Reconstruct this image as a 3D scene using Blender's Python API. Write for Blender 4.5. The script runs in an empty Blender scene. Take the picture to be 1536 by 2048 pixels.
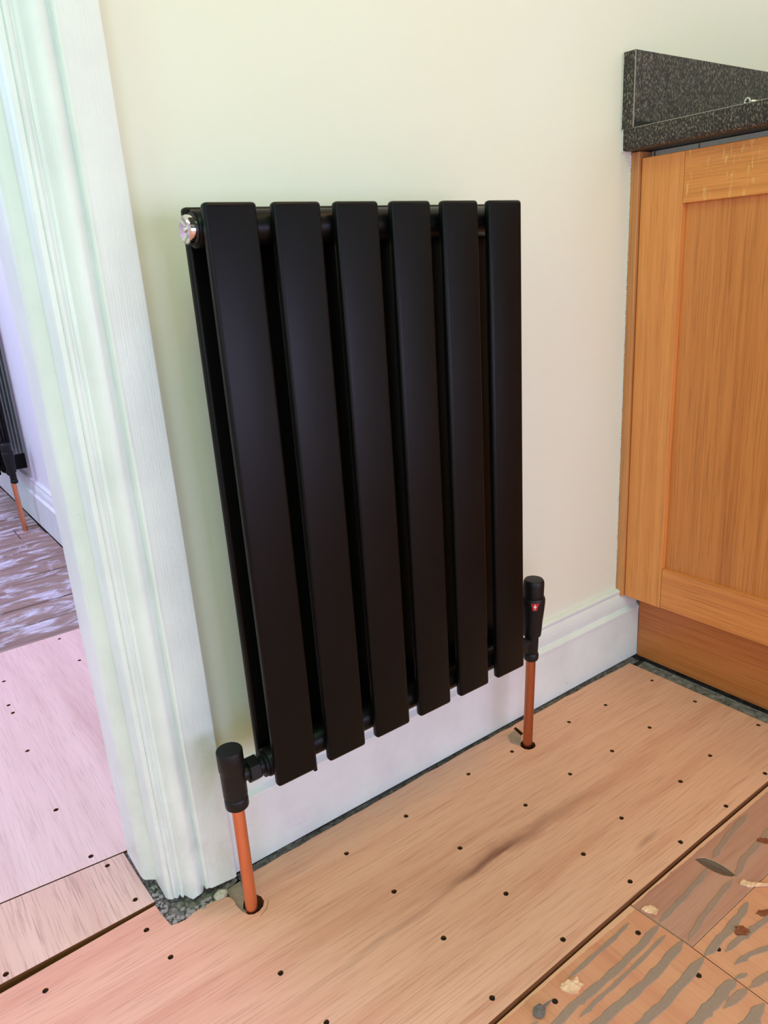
import bpy, bmesh, math, random
from mathutils import Vector, Matrix
from mathutils.geometry import delaunay_2d_cdt
random.seed(7)
S = bpy.context.scene
COL = S.collection

# ------------------------------------------------------------------ camera
cam = bpy.data.cameras.new('camera')
cam.sensor_fit = 'HORIZONTAL'; cam.sensor_width = 36.0
cam.lens = 1489.38 / 1536 * 36.0
cam.clip_start = 0.02
camo = bpy.data.objects.new('camera', cam); COL.objects.link(camo)
camo.location = (-0.2767, -0.7620, 0.7148)
camo.rotation_euler = (math.radians(71.80054), math.radians(3.66188), math.radians(-36.45439))
S.camera = camo

# ------------------------------------------------------------------ world, lamps, exposure
w = bpy.data.worlds.new('world'); S.world = w; w.use_nodes = True
w.node_tree.nodes['Background'].inputs[0].default_value = (0.80, 0.90, 1.0, 1)
w.node_tree.nodes['Background'].inputs[1].default_value = 0.2
def area(name, loc, look, sx, sy, power, col):
    l = bpy.data.lights.new(name, 'AREA'); l.shape = 'RECTANGLE'; l.size = sx; l.size_y = sy
    l.energy = power; l.color = col
    o = bpy.data.objects.new(name, l); COL.objects.link(o); o.location = loc
    o.rotation_euler = (Vector(look) - Vector(loc)).to_track_quat('-Z', 'Y').to_euler()
    return o
area('low_front_fill', (0.5, -2.62, 0.58), (0.5, 0, 0.25), 1.5, 0.8, 28, (0.63, 0.61, 0.94))  # added fill from behind the camera for the lower wall, source unseen
area('left_fill', (-1.54, -2.1, 0.8), (0.75, 0, 0.25), 0.9, 1.1, 22, (0.46, 0.52, 0.94))  # added bluish fill from the left; the wall has no opening here
area('kitchen_ceiling_lamp', (-0.5, -1.3, 2.38), (-0.5, -1.3, 0), 0.6, 0.6, 18, (0.42, 1.0, 0.44))
area('green_left_fill', (-1.54, -0.75, 1.15), (0.3, -0.1, 0.6), 0.7, 1.7, 9, (0.55, 1.0, 0.80))  # added greenish fill for the panel edges and the wall beside the casing
area('worktop_lamp', (0.75, -0.75, 2.38), (0.75, -0.75, 0), 0.5, 0.5, 8.5, (1.0, 0.62, 0.20))
area('hall_window_daylight', (-1.42, 1.5, 1.5), (0.0, 1.2, 0.9), 1.1, 1.1, 24, (0.45, 0.86, 1.0))
area('hall_ceiling_lamp', (-0.6, 1.3, 2.38), (-0.6, 1.3, 0), 0.8, 0.8, 29, (0.70, 0.34, 0.94))
S.view_settings.view_transform = 'Standard'; S.view_settings.look = 'None'
S.view_settings.gamma = 1.0; S.view_settings.use_curve_mapping = False
S.view_settings.exposure = 0.0

# ------------------------------------------------------------------ helpers
def lin(r, g, b):
    f = lambda c: (c/255/12.92) if c/255 <= .04045 else ((c/255+.055)/1.055)**2.4
    return (f(r), f(g), f(b), 1)

class NT:
    def __init__(s, name):
        s.m = bpy.data.materials.new(name); s.m.use_nodes = True
        s.t = s.m.node_tree; s.b = s.t.nodes['Principled BSDF']
        s.co = s.n('ShaderNodeTexCoord').outputs['Object']
    def n(s, t, **k):
        nd = s.t.nodes.new(t)
        for a, v in k.items(): setattr(nd, a, v)
        return nd
    def l(s, a, b): s.t.links.new(a, b)
    def map(s, scale=(1,1,1), loc=(0,0,0), rot=(0,0,0)):
        m = s.n('ShaderNodeMapping'); s.l(s.co, m.inputs[0])
        m.inputs['Scale'].default_value = scale; m.inputs['Location'].default_value = loc; m.inputs['Rotation'].default_value = rot
        return m.outputs[0]
    def noise(s, vec, scale=5, detail=4, rough=.55, dist=0):
        k = s.n('ShaderNodeTexNoise'); s.l(vec, k.inputs['Vector'])
        k.inputs['Scale'].default_value = scale; k.inputs['Detail'].default_value = detail
        k.inputs['Roughness'].default_value = rough; k.inputs['Distortion'].default_value = dist
        return k.outputs['Fac']
    def ramp(s, fac, stops):
        r = s.n('ShaderNodeValToRGB'); s.l(fac, r.inputs[0]); e = r.color_ramp.elements
        e[0].position, e[0].color = stops[0]; e[1].position, e[1].color = stops[-1]
        for p, c in stops[1:-1]:
            q = e.new(p); q.color = c
        return r.outputs[0]
    def val(s, fac, lo, hi):
        r = s.n('ShaderNodeMapRange'); s.l(fac, r.inputs[0])
        r.inputs[1].default_value = lo; r.inputs[2].default_value = hi
        return r.outputs[0]
    def mix(s, fac, a, b, mode='MIX'):
        x = s.n('ShaderNodeMix', data_type='RGBA', blend_type=mode)
        for i, v in ((0, fac), (6, a), (7, b)):
            if hasattr(v, 'is_linked'): s.l(v, x.inputs[i])
            else: x.inputs[i].default_value = v
        return x.outputs[2]
    def math(s, op, a, b=0.0):
        x = s.n('ShaderNodeMath', operation=op)
        for i, v in ((0, a), (1, b)):
            if hasattr(v, 'is_linked'): s.l(v, x.inputs[i])
            else: x.inputs[i].default_value = v
        return x.outputs[0]
    def sep(s):
        x = s.n('ShaderNodeSeparateXYZ'); s.l(s.co, x.inputs[0]); return x.outputs
    def bump(s, h, strength=.3, dist=.001):
        b = s.n('ShaderNodeBump'); s.l(h, b.inputs['Height'])
        b.inputs['Strength'].default_value = strength; b.inputs['Distance'].default_value = dist
        s.l(b.outputs[0], s.b.inputs['Normal'])
    def out(s, col, rough=.5, metal=0, spec=.5):
        if hasattr(col, 'is_linked'): s.l(col, s.b.inputs['Base Color'])
        else: s.b.inputs['Base Color'].default_value = col
        if hasattr(rough, 'is_linked'): s.l(rough, s.b.inputs['Roughness'])
        else: s.b.inputs['Roughness'].default_value = rough
        s.b.inputs['Metallic'].default_value = metal
        s.b.inputs['Specular IOR Level'].default_value = spec
        return s.m

def plain(name, rgb, rough=.5, metal=0, spec=.5, bump=0, bscale=200):
    t = NT(name)
    f = t.noise(t.map(), bscale, 3)
    c = t.mix(t.val(f, .3, .7), tuple(v*.9 for v in lin(*rgb)[:3])+(1,), lin(*rgb))
    if bump: t.bump(f, bump, .0006)
    return t.out(c, rough, metal, spec)

# wall emulsion: cream, faint roller texture, a few specks
def m_wall(name, rgb):
    t = NT(name); v = t.map()
    big = t.noise(v, 3.2, 4); fine = t.noise(v, 260, 3); st = t.noise(t.map((30, 1, 160)), 1.0, 3)
    base = t.mix(t.val(big, .3, .7), lin(*rgb), tuple(c*k for c, k in zip(lin(*rgb)[:3], (1.0, .975, .93)))+(1,))
    sp = t.n('ShaderNodeTexVoronoi'); t.l(v, sp.inputs['Vector']); sp.inputs['Scale'].default_value = 9
    dot = t.val(sp.outputs['Distance'], .022, .016)
    col = t.mix(t.math('MULTIPLY', dot, .35), base, lin(120, 112, 95))
    h = t.math('ADD', t.math('MULTIPLY', fine, .35), st)
    t.bump(h, .22, .0008)
    return t.out(col, .62, 0, .35)
M = {}
M['wall'] = m_wall('cream_emulsion', (231, 231, 216))
M['wall_white'] = m_wall('white_emulsion', (232, 232, 230))
M['hallwall'] = m_wall('hall_emulsion', (228, 226, 232))
M['ceiling'] = plain('ceiling_white', (240, 240, 236), .8)

# gloss paint on woodwork, brush marks along Z, chips, grubby low down
def m_gloss(name, axis, dirt=.3):
    t = NT(name)
    sc = (900, 900, 4) if axis == 'z' else (4, 900, 900)
    br = t.noise(t.map(sc), 1, 3); big = t.noise(t.map(), 14, 4); chip = t.noise(t.map(), 95, 4, .7)
    col = t.mix(t.val(big, .35, .75), lin(232, 237, 233), lin(221, 226, 223))
    x, y, z = t.sep()
    low = t.math('MULTIPLY', t.val(z, .34, .02), t.val(t.noise(t.map((1,1,.5)), 30, 5, .65), .46, .72))
    col = t.mix(t.math('MULTIPLY', low, dirt), col, lin(150, 142, 140))
    col = t.mix(t.val(chip, .735, .76), col, lin(120, 100, 80))
    t.bump(t.math('ADD', br, t.math('MULTIPLY', t.noise(t.map((1, 1, .35)), 160, 3), .7)), .35, .0009)
    return t.out(col, .33, 0, .5)
M['gloss'] = m_gloss('white_gloss_upright', 'z')
M['gloss_h'] = m_gloss('white_gloss_board', 'x', .06)

# plywood: face veneer with grain along X
def m_ply(name, a, b, dark, pore, along='x', seed=0, edge=None, figure=()):
    t = NT(name)
    st = (lambda s, f: (s, f, f)) if along == 'x' else (lambda s, f: (f, s, f))
    g = t.noise(t.map(st(1.6, 26), (seed, seed*.7, 0)), 1.0, 6, .6, .4)
    fine = t.noise(t.map(st(14, 420), (seed, 0, 0)), 1.0, 4, .6)
    wide = t.noise(t.map(st(.9, 7), (seed*2, 3, 0)), 1.0, 3, .5, .8)
    col = t.ramp(g, [(.28, lin(*dark)), (.45, lin(*a)), (.72, lin(*b))])
    col = t.mix(t.math('MULTIPLY', t.val(wide, .5, .72), .45), col, lin(*dark))
    col = t.mix(t.math('MULTIPLY', t.val(fine, .50, .68), pore), col, tuple(c*.5 for c in lin(*dark)[:3])+(1,))
    if figure:
        x, y, z = t.sep()
        wob = t.noise(t.map((3, 3, 1)), 6, 4)
        for (fx, fy, rx, ry, sl, k) in figure:
            dx = t.math('DIVIDE', t.math('SUBTRACT', x, fx), rx)
            yy = t.math('SUBTRACT', t.math('SUBTRACT', y, fy), t.math('MULTIPLY', t.math('SUBTRACT', x, fx), sl))
            dy = t.math('DIVIDE', t.math('ADD', yy, t.math('MULTIPLY', t.math('SUBTRACT', wob, .5), ry*1.6)), ry)
            d = t.math('SQRT', t.math('ADD', t.math('MULTIPLY', dx, dx), t.math('MULTIPLY', dy, dy)))
            col = t.mix(t.math('MULTIPLY', t.val(d, 1.0, .1), k), col, lin(112, 62, 48))
    if edge:
        x, y, z = t.sep()
        lim = t.math('ADD', y, t.math('MULTIPLY', t.math('SUBTRACT', t.noise(t.map((1, .3, 1)), 45, 5, .7), .5), .006))
        col = t.mix(t.val(lim, edge, edge + .0006), col, lin(226, 170, 140))
    t.bump(t.math('SUBTRACT', 1.0, fine), .25, .0004)
    return t.out(col, .5, 0, .35)
M['ply'] = m_ply('plywood_face', (222, 164, 138), (230, 176, 150), (206, 140, 114), .38, 'x', 1,
                 figure=[(.235, -.207, .085, .007, .03, .75), (.30, -.205, .19, .016, -.03, .45),
                         (.4166, -.3139, .035, .006, .05, .45), (.262, -.2088, .026, .0034, .04, .7), (.10, -.215, .22, .006, .03, .25)])
M['ply_edge'] = m_ply('plywood_cut_edge', (112, 66, 36), (128, 80, 46), (84, 46, 26), .3, 'x', 2)
M['hallply'] = m_ply('hall_plywood_face', (222, 188, 178), (230, 198, 188), (210, 172, 162), .28, 'y', 4)
M['stripply'] = m_ply('threshold_plywood_face', (216, 176, 156), (224, 188, 168), (196, 150, 132), .5, 'y', 9)
M['oldply'] = m_ply('old_plywood_face', (212, 144, 112), (218, 154, 122), (202, 130, 102), .22, 'y', 12, edge=-.3652)
M['wornply'] = m_ply('worn_plywood_face', (186, 130, 112), (194, 144, 126), (168, 108, 98), .25, 'x', 15, edge=-.3612)
M['rawwood'] = m_ply('raw_split_wood', (232, 180, 148), (240, 198, 166), (194, 130, 100), .3, 'x', 20)
# old hall planks: greyed brown boards smeared with whitish paint
t = NT('smeared_old_plank')
g = t.noise(t.map((3, 40, 1)), 1, 5); sm = t.noise(t.map((9, 22, 1)), 1, 6, .7, .6)
col = t.ramp(g, [(.3, lin(120, 96, 84)), (.7, lin(160, 136, 122))])
col = t.mix(t.val(sm, .5, .64), col, lin(206, 204, 214)); t.bump(sm, .3, .001)
M['plank'] = t.out(col, .55)
# adhesive: thin grey trowelled streaks
M['adhesive'] = plain('grey_adhesive', (158, 128, 114), .75, bump=.3, bscale=300)
M['adhesive_faint'] = plain('faint_adhesive', (164, 128, 112), .75, bump=.3, bscale=300)
# subfloor, concrete, dust
t = NT('dusty_subfloor'); f = t.noise(t.map(), 60, 6, .7)
M['subfloor'] = t.out(t.ramp(f, [(.35, lin(38, 32, 28)), (.65, lin(92, 82, 74))]), .9)
t = NT('rough_concrete'); f = t.noise(t.map(), 120, 6, .7); t.bump(f, .8, .003)
M['concrete'] = t.out(t.ramp(f, [(.3, lin(66, 60, 58)), (.5, lin(134, 122, 118)), (.72, lin(172, 160, 154))]), .9)
t = NT('grey_dust'); f = t.noise(t.map(), 160, 5, .7); t.bump(f, .6, .002)
M['dust'] = t.out(t.ramp(f, [(.35, lin(66, 60, 64)), (.62, lin(126, 116, 118))]), .95)
M['rubble'] = plain('rubble_grit', (150, 140, 136), .9, bump=.5, bscale=400)
M['filler'] = plain('floor_filler', (166, 138, 122), .8, bump=.4, bscale=250)
M['plaster'] = plain('crumbled_plaster', (196, 184, 166), .9, bump=.6, bscale=300)
# radiator
t = NT('matt_black_paint'); f = t.noise(t.map(), 900, 2)
t.bump(f, .12, .0002)
M['black'] = t.out(t.mix(t.val(t.noise(t.map(), 9, 3), .35, .7), lin(7, 6, 6), lin(9, 8, 8)), .36, 0, .17)
M['valve'] = plain('matt_black_valve', (11, 11, 12), .45, bump=.1, bscale=500, spec=.35)
M['black_dark'] = plain('black_groove', (14, 14, 14), .6)
M['chrome'] = plain('chrome', (225, 222, 216), .08, 1.0)
t = NT('copper'); f = t.noise(t.map((60, 60, 6)), 1, 4)
M['copper'] = t.out(t.mix(t.val(f, .35, .7), lin(240, 160, 122), lin(216, 132, 96)), .34, 1.0)
M['copper_dull'] = t.m.copy(); M['copper_dull'].name = 'dull_copper'
for nd in M['copper_dull'].node_tree.nodes:
    if nd.type == 'MIX':
        nd.inputs[6].default_value = lin(196, 122, 88); nd.inputs[7].default_value = lin(160, 98, 68)
M['brass'] = plain('brass', (206, 168, 96), .3, 1.0)
M['red'] = plain('red_indicator', (196, 30, 40), .35)
M['white'] = plain('white_print', (235, 225, 220), .5)
M['zinc'] = plain('zinc_plated_steel', (225, 226, 224), .28, .9)
M['screw_dark'] = plain('dark_screw', (46, 40, 36), .5, .6)
# oak
def m_oak(name, a, b, dark, along, seed, flecks=False):
    t = NT(name)
    def st(s, f): return {'z': (f, f, s), 'y': (f, s, f)}[along]
    g = t.noise(t.map(st(1.2, 85), (seed, seed, seed)), 1, 5, .6, .2)
    fine = t.noise(t.map(st(10, 520), (seed, seed, seed)), 1, 3, .6)
    col = t.ramp(g, [(.22, lin(*dark)), (.5, lin(*a)), (.78, lin(*b))])
    col = t.mix(t.math('MULTIPLY', t.val(fine, .5, .66), .40), col, tuple(c*.55 for c in lin(*dark)[:3])+(1,))
    if flecks:
        fl = t.noise(t.map((40, 230, 42), (seed, 0, 0)), 1, 3, .5, .5)
        area_ = t.noise(t.map(), 22, 2)
        col = t.mix(t.math('MULTIPLY', t.val(fl, .60, .66), t.math('MULTIPLY', t.val(area_, .36, .52), .5)), col, lin(244, 204, 138))
    t.bump(fine, .2, .0003)
    return t.out(col, .36, 0, .45)
M['oak_stile'] = m_oak('oak_stile', (230, 147, 79), (237, 155, 88), (216, 131, 69), 'z', 3)
M['oak_rail'] = m_oak('oak_rail', (228, 144, 73), (237, 158, 86), (206, 123, 61), 'y', 5, True)
M['oak_rail_low'] = m_oak('oak_rail_lower', (223, 138, 75), (232, 149, 84), (197, 112, 63), 'y', 8)
M['oak_panel'] = m_oak('oak_panel', (211, 129, 67), (223, 142, 77), (185, 105, 52), 'z', 11)
M['oak_edge'] = m_oak('oak_edge', (209, 140, 84), (220, 153, 96), (176, 112, 65), 'z', 14)
M['oak_plinth'] = m_oak('oak_plinth', (197, 116, 61), (206, 127, 69), (174, 96, 48), 'y', 17)
M['carcass'] = plain('grey_carcass', (204, 204, 194), .5)
M['carcass_dark'] = plain('carcass_joint', (60, 60, 56), .6)
# black speckled laminate
t = NT('speckled_laminate')
f1 = t.noise(t.map((1, 1, .6)), 430, 2, .6); f2 = t.noise(t.map(), 120, 3, .6)
col = t.ramp(f1, [(.38, lin(30, 28, 26)), (.52, lin(62, 56, 52)), (.66, lin(132, 120, 110))])
col = t.mix(t.val(f2, .5, .75), col, lin(56, 56, 52))
M['laminate'] = t.out(col, .42, 0, .35)
M['laminate_edge'] = plain('laminate_seam', (150, 144, 134), .5)
M['sealant'] = plain('white_sealant', (228, 226, 216), .5, bump=.3, bscale=120)
M['residue_shade'] = plain('black_residue_and_shade', (24, 22, 20), .7, bump=.5, bscale=300)
M['leaf'] = plain('dry_brown_leaf', (134, 70, 40), .7, bump=.3)
M['lump'] = plain('grey_fluff', (112, 100, 96), .9, bump=.8, bscale=300)
M['gouge'] = plain('gouge_wood', (104, 82, 72), .6)
M['pencil'] = plain('pencil_line', (120, 96, 84), .8)

def setp(o, label=None, cat=None, group=None, kind=None):
    if label: o['label'] = label
    if cat: o['category'] = cat
    if group: o['group'] = group
    if kind: o['kind'] = kind
    return o
def worldloc(o):
    v = Vector((0, 0, 0))
    while o: v += o.location; o = o.parent
    return v
def obj(name, bm, mat, parent=None, loc=None, smooth=False, **props):
    """bm in world coordinates -> one mesh object"""
    me = bpy.data.meshes.new(name)
    base = worldloc(parent) if parent else Vector((0, 0, 0))
    origin = Vector(loc) if loc is not None else base
    bmesh.ops.translate(bm, verts=bm.verts, vec=-origin)
    bmesh.ops.recalc_face_normals(bm, faces=bm.faces)
    bm.to_mesh(me); bm.free()
    for m in (mat if isinstance(mat, (list, tuple)) else [mat]): me.materials.append(m)
    if smooth:
        for p in me.polygons: p.use_smooth = True
        try: me.set_sharp_from_angle(angle=math.radians(38))
        except Exception: pass
    o = bpy.data.objects.new(name, me); COL.objects.link(o)
    if parent: o.parent = parent
    o.location = origin - base
    return setp(o, **props)
def thing(name, label, cat, loc, group=None):
    o = bpy.data.objects.new(name, None); COL.objects.link(o); o.empty_display_size = .05
    o.location = loc; return setp(o, label, cat, group)
def box(x0, x1, y0, y1, z0, z1, bev=0, seg=2, bm=None):
    b = bmesh.new()
    bmesh.ops.create_cube(b, size=1)
    for v in b.verts:
        v.co = Vector(((x0+x1)/2+v.co.x*(x1-x0), (y0+y1)/2+v.co.y*(y1-y0), (z0+z1)/2+v.co.z*(z1-z0)))
    if bev: bmesh.ops.bevel(b, geom=b.edges[:], offset=bev, segments=seg, profile=.5, affect='EDGES')
    if bm is None: return b
    me = bpy.data.meshes.new('tmp'); b.to_mesh(me); b.free(); bm.from_mesh(me); bpy.data.meshes.remove(me)
    return bm
def lathe(prof, origin, axis='z', n=32, bm=None, hexa=False):
    """prof: [(r, h)...] along axis from origin"""
    b = bm or bmesh.new(); rings = []
    O = Vector(origin)
    A = {'z': (Vector((1,0,0)), Vector((0,1,0)), Vector((0,0,1))),
         'x': (Vector((0,1,0)), Vector((0,0,1)), Vector((1,0,0))),
         'y': (Vector((0,0,1)), Vector((1,0,0)), Vector((0,1,0)))}
    U, V, W = axis if isinstance(axis, tuple) else A[axis]
    for r, h in prof:
        if r < 1e-6: rings.append([b.verts.new(O + W*h)])
        else: rings.append([b.verts.new(O + W*h + (U*math.cos(2*math.pi*i/n) + V*math.sin(2*math.pi*i/n))*r) for i in range(n)])
    for a, c in zip(rings, rings[1:]):
        if len(a) == 1 and len(c) == 1: continue
        for i in range(n):
            j = (i+1) % n
            if len(a) == 1: b.faces.new((a[0], c[i], c[j]))
            elif len(c) == 1: b.faces.new((a[i], a[j], c[0]))
            else: b.faces.new((a[i], a[j], c[j], c[i]))
    if len(rings[0]) > 1: b.faces.new(rings[0][::-1])
    if len(rings[-1]) > 1: b.faces.new(rings[-1])
    return b
def frame_axis(d):
    W = Vector(d).normalized(); U = W.orthogonal().normalized(); return (U, W.cross(U), W)
def inside(p, poly):
    c = False; n = len(poly)
    for i in range(n):
        x1, y1 = poly[i]; x2, y2 = poly[(i+1) % n]
        if (y1 > p[1]) != (y2 > p[1]) and p[0] < (x2-x1)*(p[1]-y1)/(y2-y1)+x1: c = not c
    return c
def slab(outer, holes, z1, z0, edge_mat=1):
    """flat board with real holes; outline in the floor plane"""
    pts = []; edges = []
    for lp in [outer] + holes:
        s = len(pts); pts += [Vector(p) for p in lp]; edges += [(s+i, s+(i+1) % len(lp)) for i in range(len(lp))]
    V, E, F, *_ = delaunay_2d_cdt(pts, edges, [], 0, 1e-7)
    b = bmesh.new(); top = [b.verts.new((v.x, v.y, z1)) for v in V]
    for f in F:
        c = sum((V[i] for i in f), Vector((0, 0)))/len(f)
        if inside(c, outer) and not any(inside(c, h) for h in holes):
            b.faces.new([top[i] for i in f])
    for lp in [outer] + holes:
        a = [b.verts.new((p[0], p[1], z1)) for p in lp]; d = [b.verts.new((p[0], p[1], z0)) for p in lp]
        for i in range(len(lp)):
            j = (i+1) % len(lp); f = b.faces.new((a[i], a[j], d[j], d[i])); f.material_index = edge_mat
    bmesh.ops.remove_doubles(b, verts=b.verts, dist=1e-7)
    for v in [v for v in b.verts if not v.link_faces]: b.verts.remove(v)
    return b
def prism(poly3, vec, bm=None):
    b = bm or bmesh.new()
    a = [b.verts.new(p) for p in poly3]; c = [b.verts.new(Vector(p)+Vector(vec)) for p in poly3]
    b.faces.new(a); b.faces.new(c[::-1])
    for i in range(len(a)):
        j = (i+1) % len(a); b.faces.new((a[j], a[i], c[i], c[j]))
    return b
def circ(x, y, r, n=10, jit=0):
    return [(x+r*(1+random.uniform(-jit, jit))*math.cos(2*math.pi*i/n), y+r*(1+random.uniform(-jit, jit))*math.sin(2*math.pi*i/n)) for i in range(n)]

# ------------------------------------------------------------------ room shell
XR, XL, YF, H = 1.36, -1.60, -2.70, 2.42
ST = dict(kind='structure')
floor = obj('floor', box(XL, XR+.1, YF, 3.3, -.06, -.018), M['subfloor'], **ST)
# wall with the doorway
b = box(-.083, XR+.1, 0, .1, -.018, H)
box(XL, -.90, 0, .1, -.018, H, bm=b); box(-.90, -.083, 0, .1, 2.06, H, bm=b)
wall_back = obj('wall_back', b, M['wall'], **ST)
wall_right = obj('wall_right', box(XR, XR+.1, YF, 0, -.018, H), M['wall_white'], **ST)
wall_left = obj('wall_left', box(XL-.1, XL, YF, 3.3, -.018, H), M['wall_white'], **ST)
# front wall (behind the camera) with an unseen window opening added for the fill light
b = box(XL, -.35, YF-.1, YF, -.018, H); box(1.25, XR+.1, YF-.1, YF, -.018, H, bm=b)
box(-.35, 1.25, YF-.1, YF, -.018, .10, bm=b); box(-.35, 1.25, YF-.1, YF, 2.05, H, bm=b)
obj('wall_front', b, M['wall_white'], **ST)
win = obj('added_window_1', box(-.35, -.30, YF-.07, YF-.02, .10, 2.05), M['gloss'], **ST)
b = box(1.20, 1.25, YF-.07, YF-.02, .10, 2.05); box(-.30, 1.20, YF-.07, YF-.02, .10, .16, bm=b); box(-.30, 1.20, YF-.07, YF-.02, 2.0, 2.05, bm=b)
box(.43, .47, YF-.065, YF-.025, .16, 2.0, bm=b); box(-.30, 1.20, YF-.065, YF-.025, 1.02, 1.10, bm=b)
obj('added_window_frame', b, M['gloss'], win)
obj('ceiling', box(XL-.1, XR+.1, YF-.1, 3.4, H, H+.06), M['ceiling'], **ST)
# hall beyond the doorway
HX = .158
obj('wall_hall_right', box(HX, HX+.1, .1, 3.3, -.018, H), M['hallwall'], **ST)
obj('wall_hall_back', box(XL-.1, HX+.1, 3.3, 3.4, -.018, H), M['hallwall'], **ST)

# skirting boards: moulded profile (depth, height)
SK = [(0, .1415), (.0065, .1415), (.0098, .139), (.0098, .1345), (.0085, .1325), (.0100, .1300), (.0128, .120), (.0135, .113), (.0125, .1065), (.0118, .104),
      (.0150, .1015), (.0186, .0985), (.0190, .0955), (.0182, .093), (.0180, .0905), (.0180, .0), (0, .0)]
b = prism([(-.0205, -d, z) for d, z in SK], (.8249, 0, 0))
obj('baseboard_back', b, M['gloss_h'], smooth=True, **ST)
b = prism([(HX-d, .105, z) for d, z in SK], (0, 3.19, 0))
obj('baseboard_hall_right', b, M['gloss_h'], smooth=True, **ST)

# architrave, moulded; ragged at the foot where the old board was cut
AR = [(-.103, .0), (-.103, -.0075), (-.1015, -.0105), (-.0972, -.0118), (-.0962, -.0108), (-.0955, -.0128), (-.0940, -.0140), (-.0915, -.0136),
      (-.0900, -.0122), (-.0885, -.0124), (-.0878, -.0150), (-.0862, -.0162), (-.0845, -.0160), (-.0838, -.0172), (-.0815, -.0215),
      (-.0775, -.0262), (-.0730, -.0285), (-.0690, -.0282), (-.0655, -.0258), (-.0632, -.0232), (-.0620, -.0222), (-.0612, -.0228), (-.0606, -.0285), (-.0598, -.0308), (-.0585, -.0318), (-.0568, -.0314),
      (-.0550, -.0310), (-.0230, -.0310), (-.0213, -.0302), (-.0208, -.0285), (-.0208, 0)]
b = bmesh.new(); rows = []
zs = [None] + [.03 + i*.06 for i in range(35)]
for k, z in enumerate(zs):
    row = []
    for i, (x, y) in enumerate(AR):
        zz = z
        if z is None:
            zz = .0035 + .004*abs(math.sin(i*2.3)) + (.006 if x > -.062 and x < -.050 else 0)
        wob = .0004*math.sin(i*1.7 + k*2.1) if 0 < i < len(AR)-1 else 0
        row.append(b.verts.new((x + wob*.5, y + wob, zz)))
    rows.append(row)
for r0, r1 in zip(rows, rows[1:]):
    for i in range(len(AR)-1): b.faces.new((r0[i], r0[i+1], r1[i+1], r1[i]))
    b.faces.new((r0[-1], r0[0], r1[0], r1[-1]))
b.faces.new(rows[0]); b.faces.new(rows[-1][::-1])
obj('trim_1', b, M['gloss'], smooth=True, **ST)
obj('trim_2', box(-.985, -.06, -.028, 0, 2.075, 2.15, .004), M['gloss_h'], **ST)      # head of the doorway
obj('trim_3', box(-.985, -.90, -.028, 0, 0, 2.075, .004), M['gloss'], **ST)           # far side of the doorway
# door lining with its planted stop
lining = obj('door_1', box(-.103, -.083, .0003, .1015, .006, 2.04), M['gloss'], **ST)
b = bmesh.new()
pl = [(-.103, .0245), (-.1125, .0315), (-.1150, .0338), (-.1163, .0372), (-.1166, .045), (-.1166, .094), (-.1158, .0990), (-.1140, .1015), (-.103, .1015)]
rows = []
for k in range(36):
    z = .012 + .004*0 if k == 0 else .03 + (k-1)*.06
    rows.append([b.verts.new((x + (.0004*math.sin(k*1.9+i) if 0 < i < 8 else 0), y + (.0005*math.sin(k*2.7+i*2) if 0 < i < 8 else 0), z)) for i, (x, y) in enumerate(pl)])
for r0, r1 in zip(rows, rows[1:]):
    for i in range(len(pl)-1): b.faces.new((r0[i], r0[i+1], r1[i+1], r1[i]))
    b.faces.new((r0[-1], r0[0], r1[0], r1[-1]))
b.faces.new(rows[0]); b.faces.new(rows[-1][::-1])
obj('door_stop', b, M['gloss'], lining, smooth=True)
obj('lining_head', box(-.90, -.083, 0, .1, 2.04, 2.06), M['gloss_h'], lining)
obj('lining_side', box(-.90, -.88, 0, .1, 0, 2.04), M['gloss'], lining)

# ------------------------------------------------------------------ floor boards (children of the floor)
SCREW_ME = None
def screws(board, spots, z, r=.0029):
    global SCREW_ME
    for (x, y) in spots:
        if SCREW_ME is None:
            bb = lathe([(.0031, 0), (.0028, .0006), (.0012, .0004), (.0009, -.0010), (0, -.0010)], (0, 0, 0), n=10)
            SCREW_ME = bpy.data.meshes.new('screw'); bb.to_mesh(SCREW_ME); bb.free(); SCREW_ME.materials.append(M['screw_dark'])
        o = bpy.data.objects.new('screw', SCREW_ME); COL.objects.link(o); o.parent = board
        o.location = Vector((x, y, z)) - worldloc(board)
MAIN = [(-.2503,-.0349),(-.1371,-.0291),(-.1285,-.0826),(-.0423,-.1794),(-.0333,-.2582),(.1085,-.0819),(.2094,-.0778),(.3335,-.0686),(.1184,-.1706),(.226,-.1695),(.3477,-.1685),
        (.1214,-.2583),(.3367,-.2772),(.2187,-.2589),(.4247,-.2683),(.2211,-.3437),(.1127,-.344),(.5424,-.0796),(.6242,-.0876),(.7441,-.0932),(.7395,-.178),(.532,-.1711),(.4192,-.0731),
        (.4438,-.1651),(.6236,-.1723),(.7515,-.2778),(.629,-.2713),(.5463,-.2765),(.5472,-.3436),(.6487,-.343),(.4446,-.3424),(.3439,-.3408)]
far = [(-.0165, -.0310)]
x = .0
while x < .75:
    far.append((x, -.0305 + .004*math.sin(x*4.2) + random.uniform(-.0012, .0012))); x += .022
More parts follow.
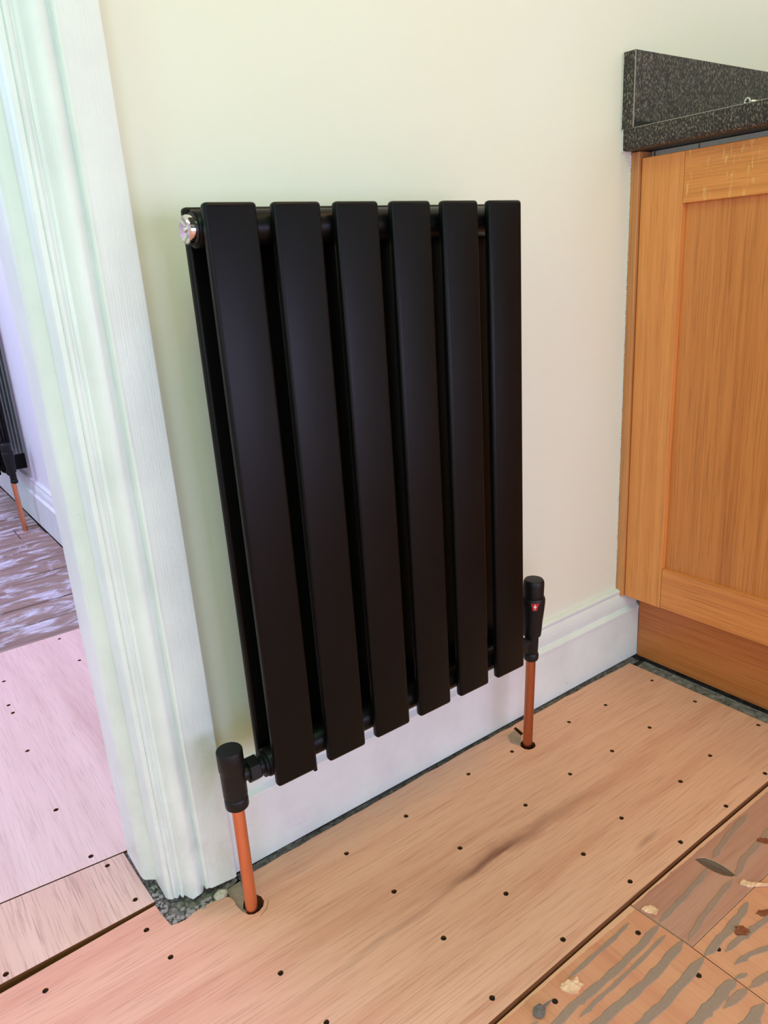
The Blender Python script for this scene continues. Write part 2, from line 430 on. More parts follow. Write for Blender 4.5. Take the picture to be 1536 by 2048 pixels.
outer = [(-.9, -.355), (-.9, -.016), (-.29, -.0070), (-.1162, -.0005), (-.1145, -.022), (-.1120, -.0415), (-.104, -.0440), (-.0955, -.0450), (-.086, -.0420), (-.072, -.0400), (-.058, -.0420), (-.046, -.0430),
         (-.0405, -.0480), (-.0385, -.057), (-.0395, -.066), (-.0380, -.0775), (-.0345, -.0868), (-.0290, -.0905), (-.0220, -.0905), (-.0150, -.0872), (-.0105, -.0810), (-.0100, -.0725), (-.0130, -.0660), (-.0168, -.0600), (-.0172, -.045)] + far + [(.7656, -.0310), (.7651, -.3535), (.63, -.3537), (.4683, -.3546), (.2671, -.3573), (.09, -.3610), (-.3, -.366), (-.9, -.37)]
outer = outer[1:]; 
outer[-1] = (-.9, -.37)
holes = [circ(x, y, .0033, 10, .12) for x, y in MAIN]
ph = circ(.4492, -.0775, .0118, 16, .04)
slit = [(.4632, -.0336), (.4695, -.0322), (.4660, -.0520), (.4588, -.0545)]
b = slab(outer, holes + [ph, slit], 0, -.0175)
ply = obj('plywood_board', b, [M['ply'], M['ply_edge']], floor)
screws(ply, MAIN, -.0034)
pm = [(-.0250, -.0985), (-.0140, -.0935), (-.0055, -.0835)]
bb = bmesh.new()
for p, q_ in zip(pm, pm[1:]):
    d = (Vector(q_)-Vector(p)).normalized(); nrm = Vector((-d.y, d.x))*.0003
    prism([(p[0]-nrm.x, p[1]-nrm.y, .0001), (q_[0]-nrm.x, q_[1]-nrm.y, .0001), (q_[0]+nrm.x, q_[1]+nrm.y, .0001), (p[0]+nrm.x, p[1]+nrm.y, .0001)], (0, 0, .0001), bb)
obj('pencil_mark', bb, M['pencil'], ply)
# threshold strip and the big hall sheet
SS = [(-.1422, .103), (-.1323, .0233), (-.2805, .0147)]
b = slab([(-.90, .020), (-.90, .172), (-.2665, .1265), (-.1185, .1120), (-.1172, .06), (-.1150, .0048), (-.29, .0046)], [circ(x, y, .0033, 10, .12) for x, y in SS], .0006, -.0170)
strip = obj('plywood_board', b, [M['stripply'], M['ply_edge']], floor); screws(strip, SS, -.003)
HS = [(-.0155,.7071),(-.0221,.8386),(-.1532,.7251),(-.1642,.6233),(-.163,.5899),(-.1681,.4478),(-.1677,.2634),(-.1543,.1347)]
b = slab([(-1.55, .23), (-1.55, .864), (.135, .8605), (.135, .108), (-.117, .1145), (-.2665, .1290), (-.9, .175)], [circ(x, y, .0036, 10, .12) for x, y in HS], .0004, -.0172)
hall = obj('plywood_board', b, [M['hallply'], M['ply_edge']], floor); screws(hall, HS, -.003)
# old planks further down the hall
ys = [.868, .975, 1.085, 1.192, 1.300, 1.399, 1.520, 1.646, 1.776, 1.906, 2.040, 2.180, 2.33, 2.48, 2.63, 2.78, 2.93, 3.08, 3.24]
for i, (a, c) in enumerate(zip(ys, ys[1:])):
    dz = random.uniform(-.003, 0)
    if 1.6 < a < 1.7:
        obj('floor_plank', box(-1.5, .062, a+.0015, c-.0015, -.0175, -.002+dz, .0015, 1), M['plank'], floor)
        obj('floor_plank', box(.066, .139, a+.0015, c-.0015, -.0175, -.008, .0015, 1), M['plank'], floor)
    else:
        obj('floor_plank', box(-1.5, .139, a+.0015, c-.0015, -.0175, -.002+dz, .0015, 1), M['plank'], floor)
# old sheets on the near side, trowel marks and all
OZ = -.0060
CRES = [(0.4384, -0.3661), (0.4450, -0.3682), (0.4504, -0.3722), (0.4537, -0.3808), (0.4551, -0.3909), (0.4546, -0.4010), (0.4527, -0.4117), (0.4465, -0.4099), (0.4410, -0.4030), (0.4378, -0.3929), (0.4367, -0.3828), (0.4371, -0.3738)]
b = slab([(.3218, -.3588), (.40, -.3578), (.4675, -.3567), (.6300, -.3556), (1.2, -.3556), (1.2, -.4342), (.4846, -.4338), (.3252, -.4342), (.3240, -.40)], [CRES], OZ, -.0175)
worn = obj('plywood_board', b, [M['wornply'], M['rawwood']], floor)
gb = bmesh.new()                                    # a plunge-saw gouge: shallow dished cut
gt = [gb.verts.new((x, y, OZ - (.0002 if i > 6 or i == 0 else .0010))) for i, (x, y) in enumerate(CRES)]
cx = sum(p[0] for p in CRES)/len(CRES); cy = sum(p[1] for p in CRES)/len(CRES)
gc = gb.verts.new((cx+.004, cy, OZ-.0032))
for i in range(len(gt)): gb.faces.new((gt[i], gt[(i+1) % len(gt)], gc))
obj('gouge', gb, M['gouge'], worn)
OS1 = [(0.2957, -0.3869), (0.2993, -0.4578), (0.1630, -0.3833)]; OS2 = [(0.3436, -0.4532)]
b = slab([(-.9, -.3722), (-.30, -.3680), (.09, -.3630), (.2671, -.3593), (.3203, -.3586), (.3226, -.41), (.3236, -.4344), (.3229, -.5175), (.3225, -1.2), (-.9, -1.2)], [circ(x, y, .0033, 10) for x, y in OS1], OZ-.0004, -.0175)
oldl = obj('plywood_board', b, [M['oldply'], M['ply_edge']], floor); screws(oldl, OS1, OZ-.0012)
b = slab([(.3249, -.4351), (.4846, -.4348), (1.2, -.4351), (1.2, -1.2), (.3241, -1.2), (.3241, -.5175)], [circ(x, y, .0033, 10) for x, y in OS2], OZ-.0008, -.0175)
oldr = obj('plywood_board', b, [M['oldply'], M['ply_edge']], floor); screws(oldr, OS2, OZ-.0014)
obj('floor_panel', box(-1.55, 1.34, YF+.02, -1.203, -.0175, OZ-.002), M['oldply'], floor)
obj('floor_panel', box(-1.55, -.905, -1.2, .2, -.0175, OZ-.002), M['oldply'], floor)

def streak(parent, pts, wd, z, mat='adhesive'):
    """ragged flat smear following a hand-trowelled line"""
    P = [Vector(p) for p in pts]; dense = []
    for a, c in zip(P, P[1:]):
        n = max(2, int((c-a).length/.0045))
        dense += [a.lerp(c, i/n) for i in range(n)]
    dense.append(P[-1]); N = len(dense)
    b = bmesh.new(); L, R = [], []; ph0 = random.uniform(0, 6)
    for i, p in enumerate(dense):
        d = (dense[min(i+1, N-1)]-dense[max(i-1, 0)]).normalized(); nr = Vector((-d.y, d.x))
        taper = min(1, (min(i, N-1-i)+.6)/3)
        wl = wd*.5*taper*(1+.13*math.sin(i*.9+ph0)+.07*math.sin(i*2.3+ph0*2)+random.uniform(-.05, .05)); wr = wd*.5*taper*(1+.13*math.sin(i*.7+ph0*3)+random.uniform(-.06, .06))
        if random.random() < .035: wr *= 1.45
        L.append(p+nr*wl); R.append(p-nr*wr)
    up = lambda p, k: b.verts.new((p.x, p.y, z+k))
    l0 = [up(p, .0) for p in L]; r0 = [up(p, .0) for p in R]
    l1 = [up(p.lerp(q_, .08), .0005) for p, q_ in zip(L, R)]; r1 = [up(q_.lerp(p, .08), .0005) for p, q_ in zip(L, R)]
    for i in range(N-1):
        for u, v in ((l0, l1), (l1, r1), (r1, r0)): b.faces.new((u[i], u[i+1], v[i+1], v[i]))
    return obj('adhesive_streak', b, M[mat], parent)
zl, zw, zr = OZ-.0004, OZ, OZ-.0008
streak(oldl, [(0.1926, -0.3751),(0.2181, -0.3749),(0.2414, -0.3748),(0.2654, -0.3747),(0.2990, -0.3727)], .0050, zl)
streak(oldl, [(0.1334, -0.4005),(0.1479, -0.3999),(0.1783, -0.3986),(0.2202, -0.4004),(0.2682, -0.3998),(0.3065, -0.3970),(0.3226, -0.3954)], .0085, zl)
streak(oldl, [(0.1687, -0.4101),(0.1917, -0.4097),(0.2192, -0.4100),(0.2541, -0.4100),(0.2926, -0.4088),(0.3160, -0.4080)], .0045, zl)
streak(oldl, [(0.1233, -0.4247),(0.1795, -0.4258),(0.2132, -0.4273),(0.2546, -0.4288),(0.2910, -0.4269),(0.3228, -0.4239)], .0098, zl)
streak(oldl, [(0.1536, -0.4524),(0.2116, -0.4530),(0.2512, -0.4535),(0.2913, -0.4513),(0.3226, -0.4492)], .0098, zl)
streak(oldl, [(0.1838, -0.4857),(0.2504, -0.4848),(0.2824, -0.4840),(0.3182, -0.4837),(0.3228, -0.4847)], .0115, zl)
streak(oldl, [(0.1032, -0.3828),(0.1334, -0.3874)], .005, zl)
streak(oldl, [(0.2851, -0.4935),(0.3184, -0.4965),(0.3228, -0.4973)], .008, zl, 'adhesive_faint')
streak(oldl, [(0.1435, -0.5149),(0.2242, -0.5170),(0.3210, -0.5160)], .0105, zl)
streak(oldr, [(0.3255, -0.4488),(0.3342, -0.4489),(0.3707, -0.4476),(0.4040, -0.4450),(0.4259, -0.4410)], .0092, zr)
streak(oldr, [(0.3459, -0.4599),(0.3808, -0.4618),(0.4103, -0.4656),(0.4222, -0.4664),(0.5065, -0.4736)], .0070, zr)
streak(oldr, [(0.3398, -0.4741),(0.3624, -0.4778),(0.3853, -0.4857),(0.4359, -0.4988)], .0060, zr)
streak(oldr, [(0.3255, -0.4837),(0.3391, -0.4882)], .0100, zr)
streak(oldr, [(0.3255, -0.4978),(0.3533, -0.5024),(0.4057, -0.5099)], .0080, zr, 'adhesive_faint')
streak(worn, [(0.3255, -0.3939),(0.3710, -0.3917),(0.4167, -0.3878),(0.4359, -0.3849)], .0066, zw)
streak(worn, [(0.4561, -0.3798),(0.5062, -0.3713),(0.5602, -0.3671)], .0080, zw, 'adhesive_faint')
streak(worn, [(0.3289, -0.4274),(0.3615, -0.4219),(0.3974, -0.4171),(0.4433, -0.4131)], .0070, zw, 'adhesive_faint')
streak(worn, [(0.4501, -0.4131),(0.4850, -0.4040),(0.5198, -0.4029),(0.5492, -0.4000),(0.6275, -0.3970)], .0080, zw, 'adhesive_faint')

# concrete left bare round the foot of the architrave, dust along the skirting
def patch(name, poly, z, amp, mat, parent, step=.004, **pr):
    xs = [p[0] for p in poly]; yy = [p[1] for p in poly]
    pts = [Vector(p) for p in poly]; ed = [(i, (i+1) % len(poly)) for i in range(len(poly))]
    u = min(xs)
    while u < max(xs):
        v = min(yy)
        while v < max(yy):
            p = (u+random.uniform(-.4, .4)*step, v+random.uniform(-.4, .4)*step)
            if inside(p, poly): pts.append(Vector(p))
            v += step
        u += step
    V, E, F, *_ = delaunay_2d_cdt(pts, ed, [], 0, 1e-7)
    b = bmesh.new(); vs = [b.verts.new((v.x, v.y, z+random.uniform(-amp, amp))) for v in V]
    for f in F:
        c = sum((V[i] for i in f), Vector((0, 0)))/len(f)
        if inside(c, poly): b.faces.new([vs[i] for i in f])
    return obj(name, b, mat, parent, **pr)
patch('concrete_patch', [(-.1195, .112), (-.1165, -.002), (-.1135, -.040), (-.097, -.0475), (-.072, -.043), (-.046, -.045), (-.0405, -.048), (-.038, -.031), (-.02, -.028), (-.0205, .0), (-.083, .03), (-.1035, .08), (-.1035, .112)], -.0035, .0022, M['concrete'], floor)
patch('floor_filler', [(-.0390, -.047), (-.0375, -.057), (-.0385, -.066), (-.0370, -.0775), (-.0340, -.086), (-.0325, -.083), (-.0335, -.070), (-.0260, -.058), (-.0175, -.052), (-.0175, -.030), (-.038, -.031)], -.0040, .0006, M['filler'], floor, .006)
patch('floor_filler', [(.4335, -.0560), (.4420, -.0420), (.4610, -.0375), (.4580, -.0560), (.4440, -.0665), (.4395, -.0720)], .0006, .0004, M['filler'], floor, .006)
patch('dust', [(-.018, -.016), (.79, -.016), (.79, -.034), (-.018, -.034)], -.0035, .0020, M['dust'], floor, .005, kind='stuff')
patch('dust', [(.764, -.034), (.808, -.034), (.808, -.62), (.764, -.62)], -.0125, .0012, M['concrete'], floor, .008, kind='stuff')
b = bmesh.new()
for i in range(150):
    if random.random() < .62: x, y = random.uniform(-.1100, -.052), -.0445 + abs(random.gauss(0, .011))
    else: x, y = random.uniform(-.1150, -.1045), random.uniform(-.035, .030)
    if x > -.0885: y = min(y, -.0335)
    elif x > -.1035: y = min(y, -.0155)
    if y < -.042 + max(0, x+.072)*.1: y = -.040
    r = random.choice((.0009, .0012, .0016, .0024, .0034))
    mt = Matrix.Translation((x, y, -.0020+r*.55)) @ Matrix.Rotation(random.random()*6, 4, 'Z') @ Matrix.Diagonal((r, r*random.uniform(.6, 1), r*.7, 1))
    bmesh.ops.create_icosphere(b, subdivisions=1, radius=1, matrix=mt)
for v in b.verts: v.co += Vector((random.uniform(-1, 1), random.uniform(-1, 1), random.uniform(-1, 1)))*.0003
setp(obj('rubble', b, M['rubble']), 'loose grey grit and rubble round the foot of the white architrave', 'rubble', kind='stuff')
b = bmesh.new(); bmesh.ops.create_icosphere(b, subdivisions=3, radius=1, matrix=Matrix.Translation((-.0475, -.0385, .0005)) @ Matrix.Diagonal((.0085, .0062, .0055, 1)))
for v in b.verts: v.co += Vector((random.uniform(-1, 1), random.uniform(-1, 1), random.uniform(-1, 1)))*.0008
setp(obj('plaster_lump', b, M['plaster'], loc=(-.0475, -.0385, -.004)), 'beige lump of crumbled plaster between architrave foot and left copper pipe', 'plaster')

# ------------------------------------------------------------------ radiator
RX0, P, PW, ZT, ZB = .0641, .068, .0516, .7782, .1712
YFR, YFB, YRF, YRB, YH = -.1150, -.1042, -.0707, -.0597, -.0875
rad = thing('radiator', 'black flat panel double radiator on the cream wall beside the doorway', 'radiator', (.234, YH, ZB))
for i in range(6):
    xr = RX0 + P*i
    obj('front_panel', box(xr-PW, xr, YFR, YFB, ZB, ZT, .0040, 4), M['black'], rad, smooth=True)
for i in range(6):
    xr = RX0 + P*i
    obj('rear_panel', box(xr-PW, xr, YRF, YRB, ZB, ZT, .0036, 4), M['black'], rad, smooth=True)
xl, xr = RX0-PW-.001, RX0+5*P+.001
for z in (ZT-.0205, ZB+.0195):
    obj('header_tube', lathe([(.0158, 0), (.0166, .0012), (.0166, xr-xl-.0012), (.0158, xr-xl)], (xl, YH, z), 'x', 40), M['black'], rad, smooth=True)
# chrome vent plug, faceted, with its dished face
b = lathe([(.0098, .004), (.0124, .0035), (.0128, -.0030), (.0120, -.0050), (.0100, -.0058), (.0042, -.0030), (.0030, -.0034), (.0024, -.0060), (0, -.0066)], (xl-.003, YH, ZT-.0205), 'x', 40)
vp = obj('vent_plug', b, M['chrome'], rad, smooth=True, label='chrome bleed plug at the top left end')
b = bmesh.new()
for k in (20, 150, 265):
    a = math.radians(k); c = Vector((xl-.0045, YH+.0126*math.cos(a), ZT-.0205+.0126*math.sin(a)))
    bmesh.ops.create_cube(b, size=1, matrix=Matrix.Translation(c) @ Matrix.Rotation(a, 4, 'X') @ Matrix.Diagonal((.0046, .0012, .0066, 1)))
obj('plug_flat', b, M['black_dark'], vp)
obj('plug_washer', lathe([(.0148, 0), (.0148, .002)], (xl-.0012, YH, ZT-.0205), 'x', 32), M['valve'], rad, smooth=True)
# brackets glimpsed through the first gap
for z0, z1 in ((ZT-.072, ZT-.034), (ZB-.020, ZB+.045)):
    obj('bracket', box(.0700, .0745, -.0935, .0, z0, z1, .001, 1), M['black'], rad)
for z0, z1 in ((ZT-.072, ZT-.034), (ZB-.004, ZB+.045)):
    obj('bracket', box(.3395, .3440, -.0935, .0, z0, z1, .001, 1), M['black'], rad)
b = lathe([(.0042, 0), (.0042, .003), (.0022, .003), (.0022, .0075), (0, .0075)], (.3995, -.066, .2315), (Vector((1,0,0)), Vector((0,0,1)), Vector((0,-1,0))), 12)
obj('fixing_screw', b, M['brass'], rad, smooth=True, label='small brass screw between the last two panels')

# ------------------------------------------------------------------ valves and pipes
def hexnut(x0, x1, r, y, z, mat, parent, name='union_nut'):
    b = lathe([(r*.90, 0), (r, .0012), (r, x1-x0-.0012), (r*.90, x1-x0)], (x0, y, z), 'x', 6)
    bmesh.ops.rotate(b, cent=(0, y, z), matrix=Matrix.Rotation(math.radians(18), 3, 'X'), verts=b.verts)
    return obj(name, b, mat, parent)
VX, VY, VZ = -.0268, -.0845, .1878
lv = thing('lockshield_valve', 'black lockshield valve at the bottom left end of the radiator, beside the architrave', 'valve', (VX, VY, .150))
obj('cap', lathe([(.0138, .1975), (.0140, .2000), (.0146, .2010), (.0146, .2235), (.0140, .2247), (0, .2250)], (VX, VY, 0), n=40), M['valve'], lv, smooth=True)
obj('cap_mark', lathe([(.0014, .22495), (.0020, .22525), (.0014, .22525), (0, .2250)], (VX+.001, VY+.001, 0), n=16), M['valve'], lv)
obj('valve_body', lathe([(.0118, .1640), (.0136, .1660), (.0137, .1980), (.0125, .1985)], (VX, VY, 0), n=40), M['valve'], lv, smooth=True)
obj('collar', lathe([(.0112, .1500), (.0130, .1512), (.0134, .1530), (.0134, .1610), (.0128, .1628), (.0120, .1640)], (VX, VY, 0), n=40), M['valve'], lv, smooth=True)
obj('spigot', lathe([(.0092, .008), (.0092, .0175), (.0105, .0185), (.0105, .021)], (VX, VY, VZ), 'x', 32), M['valve'], lv, smooth=True)
hexnut(VX+.0165, VX+.0300, .0152, VY, VZ+.0005, M['valve'], lv)
obj('tailpiece', lathe([(.0100, .029), (.0100, .0345), (.0150, .0350), (.0150, .0382)], (VX, (VY+YH)/2, VZ+.0012), 'x', 32), M['valve'], lv, smooth=True)

def tube(p0, p1, r, n=28):
    d = Vector(p1)-Vector(p0); return lathe([(r, 0), (r, d.length)], p0, frame_axis(d), n)
cp = obj('copper_pipe', tube((VX, VY+.004, -.0178), (VX, VY, .152), .0073), M['copper'], loc=(VX, VY, -.0178), smooth=True)
setp(cp, 'bright copper pipe rising from the floor to the lockshield valve by the architrave', 'pipe', 'copper radiator pipes')
# right: thermostatic valve on a slightly leaning pipe
B0, B1 = Vector((.4488, -.0765, -.0178)), Vector((.4570, -.0835, .2780))
up = (B1-B0).normalized(); AX = frame_axis(up)
def at(z): return B0 + up*((z-B0.z)/up.z)
tv = thing('thermostatic_valve', 'black thermostatic valve with a red marker at the right end of the radiator', 'valve', at(.150))
def vl(name, prof, mat, smooth=True, par=None):
    return obj(name, lathe([(r, z) for r, z in prof], B0 - up*B0.z/up.z, AX, 40), mat, par or tv, smooth=smooth)
vl('cap', [(.0142, .2440), (.0148, .2455), (.0150, .2720), (.0144, .2760), (.0128, .2785), (0, .2795)], M['valve'])
sl = vl('sleeve', [(.0118, .1895), (.0130, .1905), (.0136, .1950), (.0146, .2130), (.0164, .2320), (.0172, .2430), (.0172, .2485), (.0160, .2515), (.0140, .2518)], M['valve'])
vl('valve_body', [(.0088, .1600), (.0098, .1620), (.0100, .1780), (.0100, .1895)], M['valve'])
vl('collar', [(.0088, .1490), (.0104, .1505), (.0110, .1530), (.0110, .1590), (.0098, .1615)], M['valve'])
c = at(.1800)
obj('spigot', lathe([(.0078, -.0110), (.0078, -.0200), (.0122, -.0205), (.0122, -.0320), (.0090, -.0325), (.0090, -.0500)][::-1], (c.x, c.y-.001, c.z+.0015), 'x', 28), M['valve'], tv, smooth=True)
# red wedge marker that faces the room
c = at(.2440); fdir = Vector((-.62, -.78, 0)).normalized(); side = Vector((.78, -.62, 0))
def mark(w0, w1, z0, z1, rr, th):
    b = bmesh.new(); vs = []
    for z, wd in ((z0, w0), (z1, w1)):
        for k in range(5):
            a = (k/4-.5)*wd/rr; dirv = fdir*math.cos(a)+side*math.sin(a); o_ = at(z)
            vs.append(b.verts.new(o_+dirv*rr))
    for k in range(4): b.faces.new((vs[k], vs[k+1], vs[k+6], vs[k+5]))
    r = bmesh.ops.extrude_face_region(b, geom=b.faces[:])
    for v in r['geom']:
        if isinstance(v, bmesh.types.BMVert): v.co += fdir*th
    return b
obj('marker', mark(.0062, .0118, .2365, .2475, .01715, .0006), M['red'], tv, label='red wedge marker with a white symbol')
mk = [o for o in tv.children if o.name.startswith('marker')][0]
b = mark(.0010, .0010, .2385, .2465, .0178, .0003)
for z0, z1, wd in ((.2415, .2440, .0040),):
    me = bpy.data.meshes.new('t'); q_ = mark(wd, wd, z0, z1, .0178, .0003); q_.to_mesh(me); q_.free(); b.from_mesh(me); bpy.data.meshes.remove(me)
obj('marker_symbol', b, M['white'], mk)
cp2 = obj('copper_pipe', tube(B0, at(.1515), .0072), M['copper_dull'], loc=B0, smooth=True)
setp(cp2, 'dull copper pipe rising from the floor to the thermostatic valve, in front of the skirting', 'pipe', 'copper radiator pipes')

# ------------------------------------------------------------------ the same model of radiator in the hall
def copy_tree(o, parent=None):
    c = o.copy(); COL.objects.link(c)
    if parent: c.parent = parent
    for ch in list(o.children): copy_tree(ch, c)
    return c
R90 = -math.pi/2; HW = .1745
def hallpt(p):            # kitchen wall frame -> hall side wall frame
    return Vector((HW + p.y, YE - (p.x - .4552), p.z))
YE = 1.742
for src, lab in ((rad, 'second black panel radiator seen through the doorway on the hall wall'),
                 (tv, 'black thermostatic valve on the hall radiator seen through the doorway'),
                 (cp, 'copper pipe below the hall radiator seen through the doorway')):
    o = copy_tree(src); base = src.location.copy()
    if src is cp: base = Vector((.4552, VY, -.0178))
    o.location = hallpt(base); o.rotation_euler = (0, 0, R90); o['label'] = lab

# ------------------------------------------------------------------ kitchen units
XD, XCF = .7636, .786
cab = thing('base_cabinet', 'oak shaker base cabinet under the dark worktop at the right', 'cabinet', (1.05, -.32, .132))
DY0, DY1, ZD0, ZD1 = -.0160, -.6100, .1306, .8443
b = box(XCF, 1.33, -.62, -.0165, .132, .8535)
obj('carcass', b, M['carcass'], cab)
for y0, y1 in ((-.0228, -.0214), (-.0950, -.0940)):
    obj('carcass_joint', box(XCF-.0008, XCF+.001, y0, y1, .8446, .8530), M['carcass_dark'], cab)
obj('end_panel', box(XD-.0055, 1.33, -.0146, -.0006, .1300, .8538, .0008, 1), M['oak_edge'], cab)
door = obj('door', box(XD+.0105, XD+.0135, DY1+.06, DY0-.06, ZD0+.06, ZD1-.06), M['oak_panel'], cab)
SW = .0705
obj('stile', box(XD, XD+.020, DY0-SW, DY0, ZD0, ZD1, .0012, 2), M['oak_stile'], door)
obj('stile', box(XD, XD+.020, DY1, DY1+SW, ZD0, ZD1, .0012, 2), M['oak_stile'], door)
obj('rail', box(XD+.0002, XD+.020, DY1+SW+.0002, DY0-SW-.0002, .7748, ZD1, .0012, 2), M['oak_rail'], door)
obj('rail', box(XD+.0002, XD+.020, DY1+SW+.0002, DY0-SW-.0002, ZD0, .2022, .0022, 3), M['oak_rail_low'], door)
obj('panel', box(XD+.0090, XD+.0104, DY1+SW-.006, DY0-SW+.006, .1965, .7805), M['oak_panel'], door)
# kickboard runs on under the next unit
kb = obj('plinth_board', box(.8046, .8200, -.62, -.0188, -.0030, .1290, .0008, 1), M['oak_plinth'], loc=(.81, -.3, -.003))
setp(kb, 'brown oak plinth board standing on the floor below the cabinet door', 'plinth')
wt = thing('worktop', 'dark speckled laminate worktop above the oak cabinet', 'worktop', (1.05, -.3, .8542))
b = bmesh.new()
prof = [(.7366, .8834), (.7358, .8826), (.7356, .8610), (.7372, .8570), (.7400, .8550), (.7440, .8545), (1.355, .8545), (1.355, .8834)]
prism([(x, -.0018, z) for x, z in prof], (0, -.64, 0), b)
obj('slab', b, M['laminate'], wt, smooth=True)
obj('front_edge_seam', box(.7354, .7364, -.6415, -.0018, .8829, .8838), M['laminate_edge'], wt)
b = bmesh.new()
for i in range(24):
    z = .8535 + i*.0013; bmesh.ops.create_icosphere(b, subdivisions=1, radius=1, matrix=Matrix.Translation((.7352+random.uniform(-.0004, .0004), -.0010, z)) @ Matrix.Diagonal((.0020, .0018, .0011, 1)))
obj('sealant_bead', b, M['sealant'], wt, smooth=True)
us = thing('upstand', 'dark speckled upstand strip fixed to the cream wall on the worktop', 'upstand', (1.05, -.011, .8838))
obj('strip', box(.7330, 1.355, -.0212, -.0008, .8838, .9825, .0006, 1), M['laminate'], us)
obj('end_cap', box(.7318, .7332, -.0212, -.0008, .8838, .9825, .0004, 1), M['laminate'], us)
obj('corner_seam', box(.7314, .7330, -.0217, -.0207, .8838, .9825), M['laminate_edge'], us)
b = bmesh.new(); pts = []
for i in range(118):
    x = .7345 + i*.0052; pts.append((x, .8920 + i*.00011 + random.uniform(-.0015, .0012)))
for (x0, z0), (x1, z1) in zip(pts, pts[1:]):
    prism([(x0, -.0212, .884), (x1, -.0212, .884), (x1, -.0212, z1), (x0, -.0212, z0)], (0, -.0004, 0), b)
obj('residue_shade_band', b, M['residue_shade'], us)  # black sealant traces, plus the worktop-edge shadow painted as a rising band
b = bmesh.new()
for i in range(64):
    z = .885 + i*.00152; bmesh.ops.create_icosphere(b, subdivisions=1, radius=1, matrix=Matrix.Translation((.7312+random.uniform(-.0004, .0004), -.0009, z)) @ Matrix.Diagonal((.0022, .0016, .0011, 1)))
obj('sealant_bead', b, M['sealant'], us, smooth=True)
# wall seam sealant down the cabinet end
b = bmesh.new()
for i in range(150):
    z = .142 + i*.00474; bmesh.ops.create_icosphere(b, subdivisions=1, radius=1, matrix=Matrix.Translation((.7575+random.uniform(-.0006, .0006), -.0004, z)) @ Matrix.Diagonal((.0020, .0012, .0034, 1)))
obj('sealant_bead', b, M['sealant'], cab, smooth=True)
# the screw left lying on the worktop
sp = Vector((.7520, -.1790, .8883)); sd = Vector((.985, -.17, -.03)).normalized()
sc = thing('wood_screw', 'loose silver countersunk screw lying on the edge of the dark worktop', 'screw', (sp.x, sp.y, .8834))
ax = frame_axis(sd)
hd = obj('head', lathe([(.0010, .0010), (.0040, 0), (.0047, .0003), (.0047, .0010), (.0020, .0040)], sp, ax, 24), M['zinc'], sc, smooth=True)
b = bmesh.new()
for k in (0, 1):
    e = (ax[0]+ax[1]).normalized() if k == 0 else (ax[0]-ax[1]).normalized(); f = sd.cross(e)
    mt = Matrix((e, f, sd)).transposed().to_4x4(); mt.translation = sp
    bmesh.ops.create_cube(b, size=1, matrix=mt @ Matrix.Diagonal((.0052, .0011, .0006, 1)))
obj('cross_slot', b, M['black_dark'], hd)
prof = [(.0020, .0035), (.0017, .008)]
for i in range(14): prof += [(.0015, .0085+i*.0022), (.0024, .0096+i*.0022)]
prof += [(.0013, .040), (0, .044)]
obj('shank', lathe(prof, sp, ax, 16), M['zinc'], sc, smooth=True)

# ------------------------------------------------------------------ debris on the boards
def chip(name, pts, z, th, mat, label, cat, jit=.0006):
    """thin torn flake: ragged outline, uneven top"""
    out = []
    for i, p in enumerate(pts):
        q_ = pts[(i+1) % len(pts)]
        for k in range(4):
            u = k/4; e = jit*1.1
            out.append((p[0]+(q_[0]-p[0])*u+random.uniform(-e, e), p[1]+(q_[1]-p[1])*u+random.uniform(-e, e)))
    cx = sum(p[0] for p in pts)/len(pts); cy = sum(p[1] for p in pts)/len(pts)
    P_ = [Vector(p) for p in out]; n = len(out)
    xs = [p[0] for p in out]; yy = [p[1] for p in out]
    while len(P_) < n+16:
        p = (random.uniform(min(xs), max(xs)), random.uniform(min(yy), max(yy)))
        if inside(p, out): P_.append(Vector(p))
    V, E, F, *_ = delaunay_2d_cdt(P_, [(i, (i+1) % n) for i in range(n)], [], 0, 1e-7)
    b = bmesh.new(); tilt = random.uniform(0, 6)
    top = [b.verts.new((v.x, v.y, z + th*(.35 if i < n else 1)*random.uniform(.25, 1.1) + abs(math.cos(tilt)*(v.x-cx)+math.sin(tilt)*(v.y-cy))*.12)) for i, v in enumerate(V)]
    for f in F:
        c = sum((V[i] for i in f), Vector((0, 0)))/len(f)
        if inside(c, out): b.faces.new([top[i] for i in f])
    low = [b.verts.new((x, y, z)) for x, y in out]
    for i in range(n): b.faces.new((top[i], low[i], low[(i+1) % n], top[(i+1) % n]))
    b.faces.new(low)
    return setp(obj(name, b, mat, loc=(cx, cy, z)), label, cat)
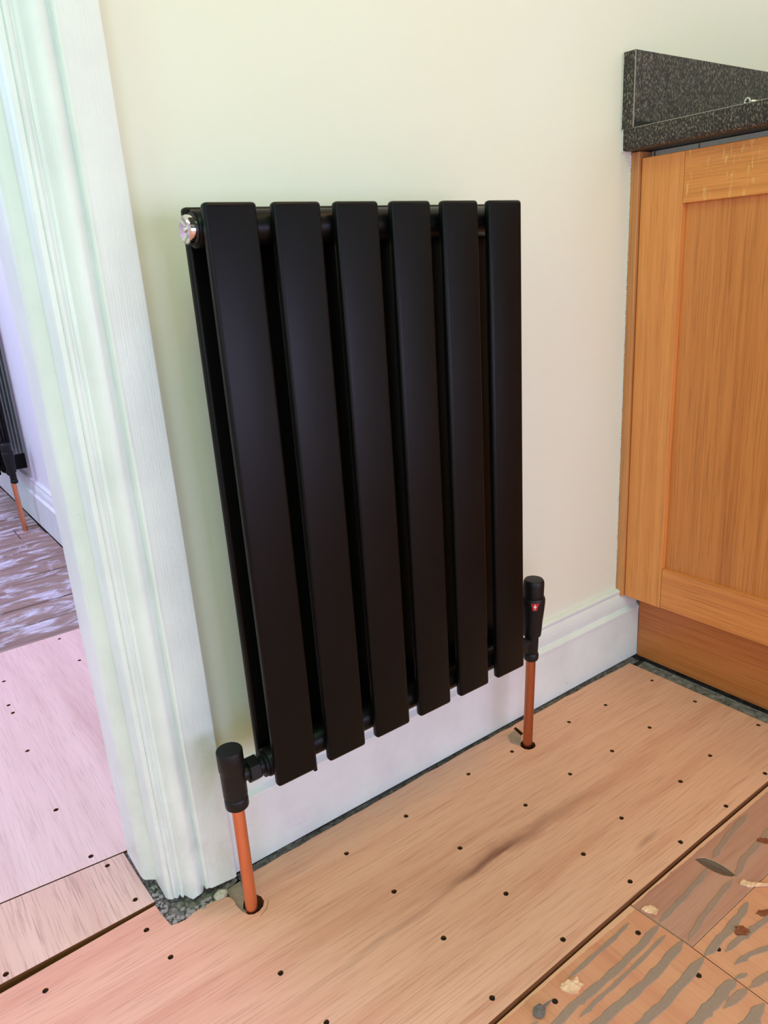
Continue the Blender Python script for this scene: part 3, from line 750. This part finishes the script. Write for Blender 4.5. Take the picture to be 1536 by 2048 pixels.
chip('wood_chip', [(0.3240, -0.3707), (0.3311, -0.3702), (0.3396, -0.3768), (0.3381, -0.3839), (0.3316, -0.3849), (0.3260, -0.3788)], zw, .0016, M['rawwood'], 'pale splintered wood chip at the corner of the worn floor panel', 'wood chip')
c2 = chip('wood_chip', [(0.1778, -0.3768), (0.1869, -0.3753), (0.2000, -0.3808), (0.1990, -0.3889), (0.1869, -0.3929), (0.1798, -0.3869)], zl, .0022, M['rawwood'], 'torn pale wood flake near the front edge of the plywood, lowest in view', 'wood chip', .0012)
chip('wood_splinter', [(0.4430, -0.4217), (0.4511, -0.4202), (0.4561, -0.4302), (0.4702, -0.4454), (0.4682, -0.4484), (0.4531, -0.4348), (0.4450, -0.4302)], zw, .0026, M['rawwood'], 'long pale wood splinter lying across the seam of the worn panel', 'splinter')
chip('dry_leaf', [(0.5227, -0.4000), (0.5287, -0.3980), (0.5368, -0.4030), (0.5378, -0.4111), (0.5307, -0.4101), (0.5247, -0.4060)], zw, .0014, M['leaf'], 'reddish brown leaf scrap at the far right on the worn panel', 'leaf', .0015)
chip('dry_leaf', [(0.3759, -0.4534), (0.3825, -0.4504), (0.3906, -0.4554), (0.3895, -0.4635), (0.3815, -0.4625), (0.3769, -0.4585)], zr+.0005, .0014, M['leaf'], 'small curled brown leaf scrap lying on a grey adhesive streak', 'leaf', .0015)
chip('dry_leaf', [(0.4168, -0.4565), (0.4238, -0.4529), (0.4329, -0.4595), (0.4319, -0.4665), (0.4228, -0.4635)], zr, .0014, M['leaf'], 'crumpled brown leaf scrap at the right edge below the splinter', 'leaf', .0015)
b = bmesh.new(); bmesh.ops.create_icosphere(b, subdivisions=3, radius=1, matrix=Matrix.Translation((.1410, -.3823, zl+.0034)) @ Matrix.Rotation(.2, 4, 'Z') @ Matrix.Diagonal((.0075, .0058, .0036, 1)))
for v in b.verts: v.co += Vector((random.uniform(-1, 1), random.uniform(-1, 1), random.uniform(-1, 1)))*.0007
b2 = lathe([(.0016, 0), (.0010, .008), (.0004, .013), (0, .0135)], (.1470, -.3813, zl+.0025), 'x', 8, b)
setp(obj('fluff_ball', b, M['lump'], loc=(.1410, -.3823, zl)), 'grey lump of dusty fluff with a tail on the near boards', 'dust lump')
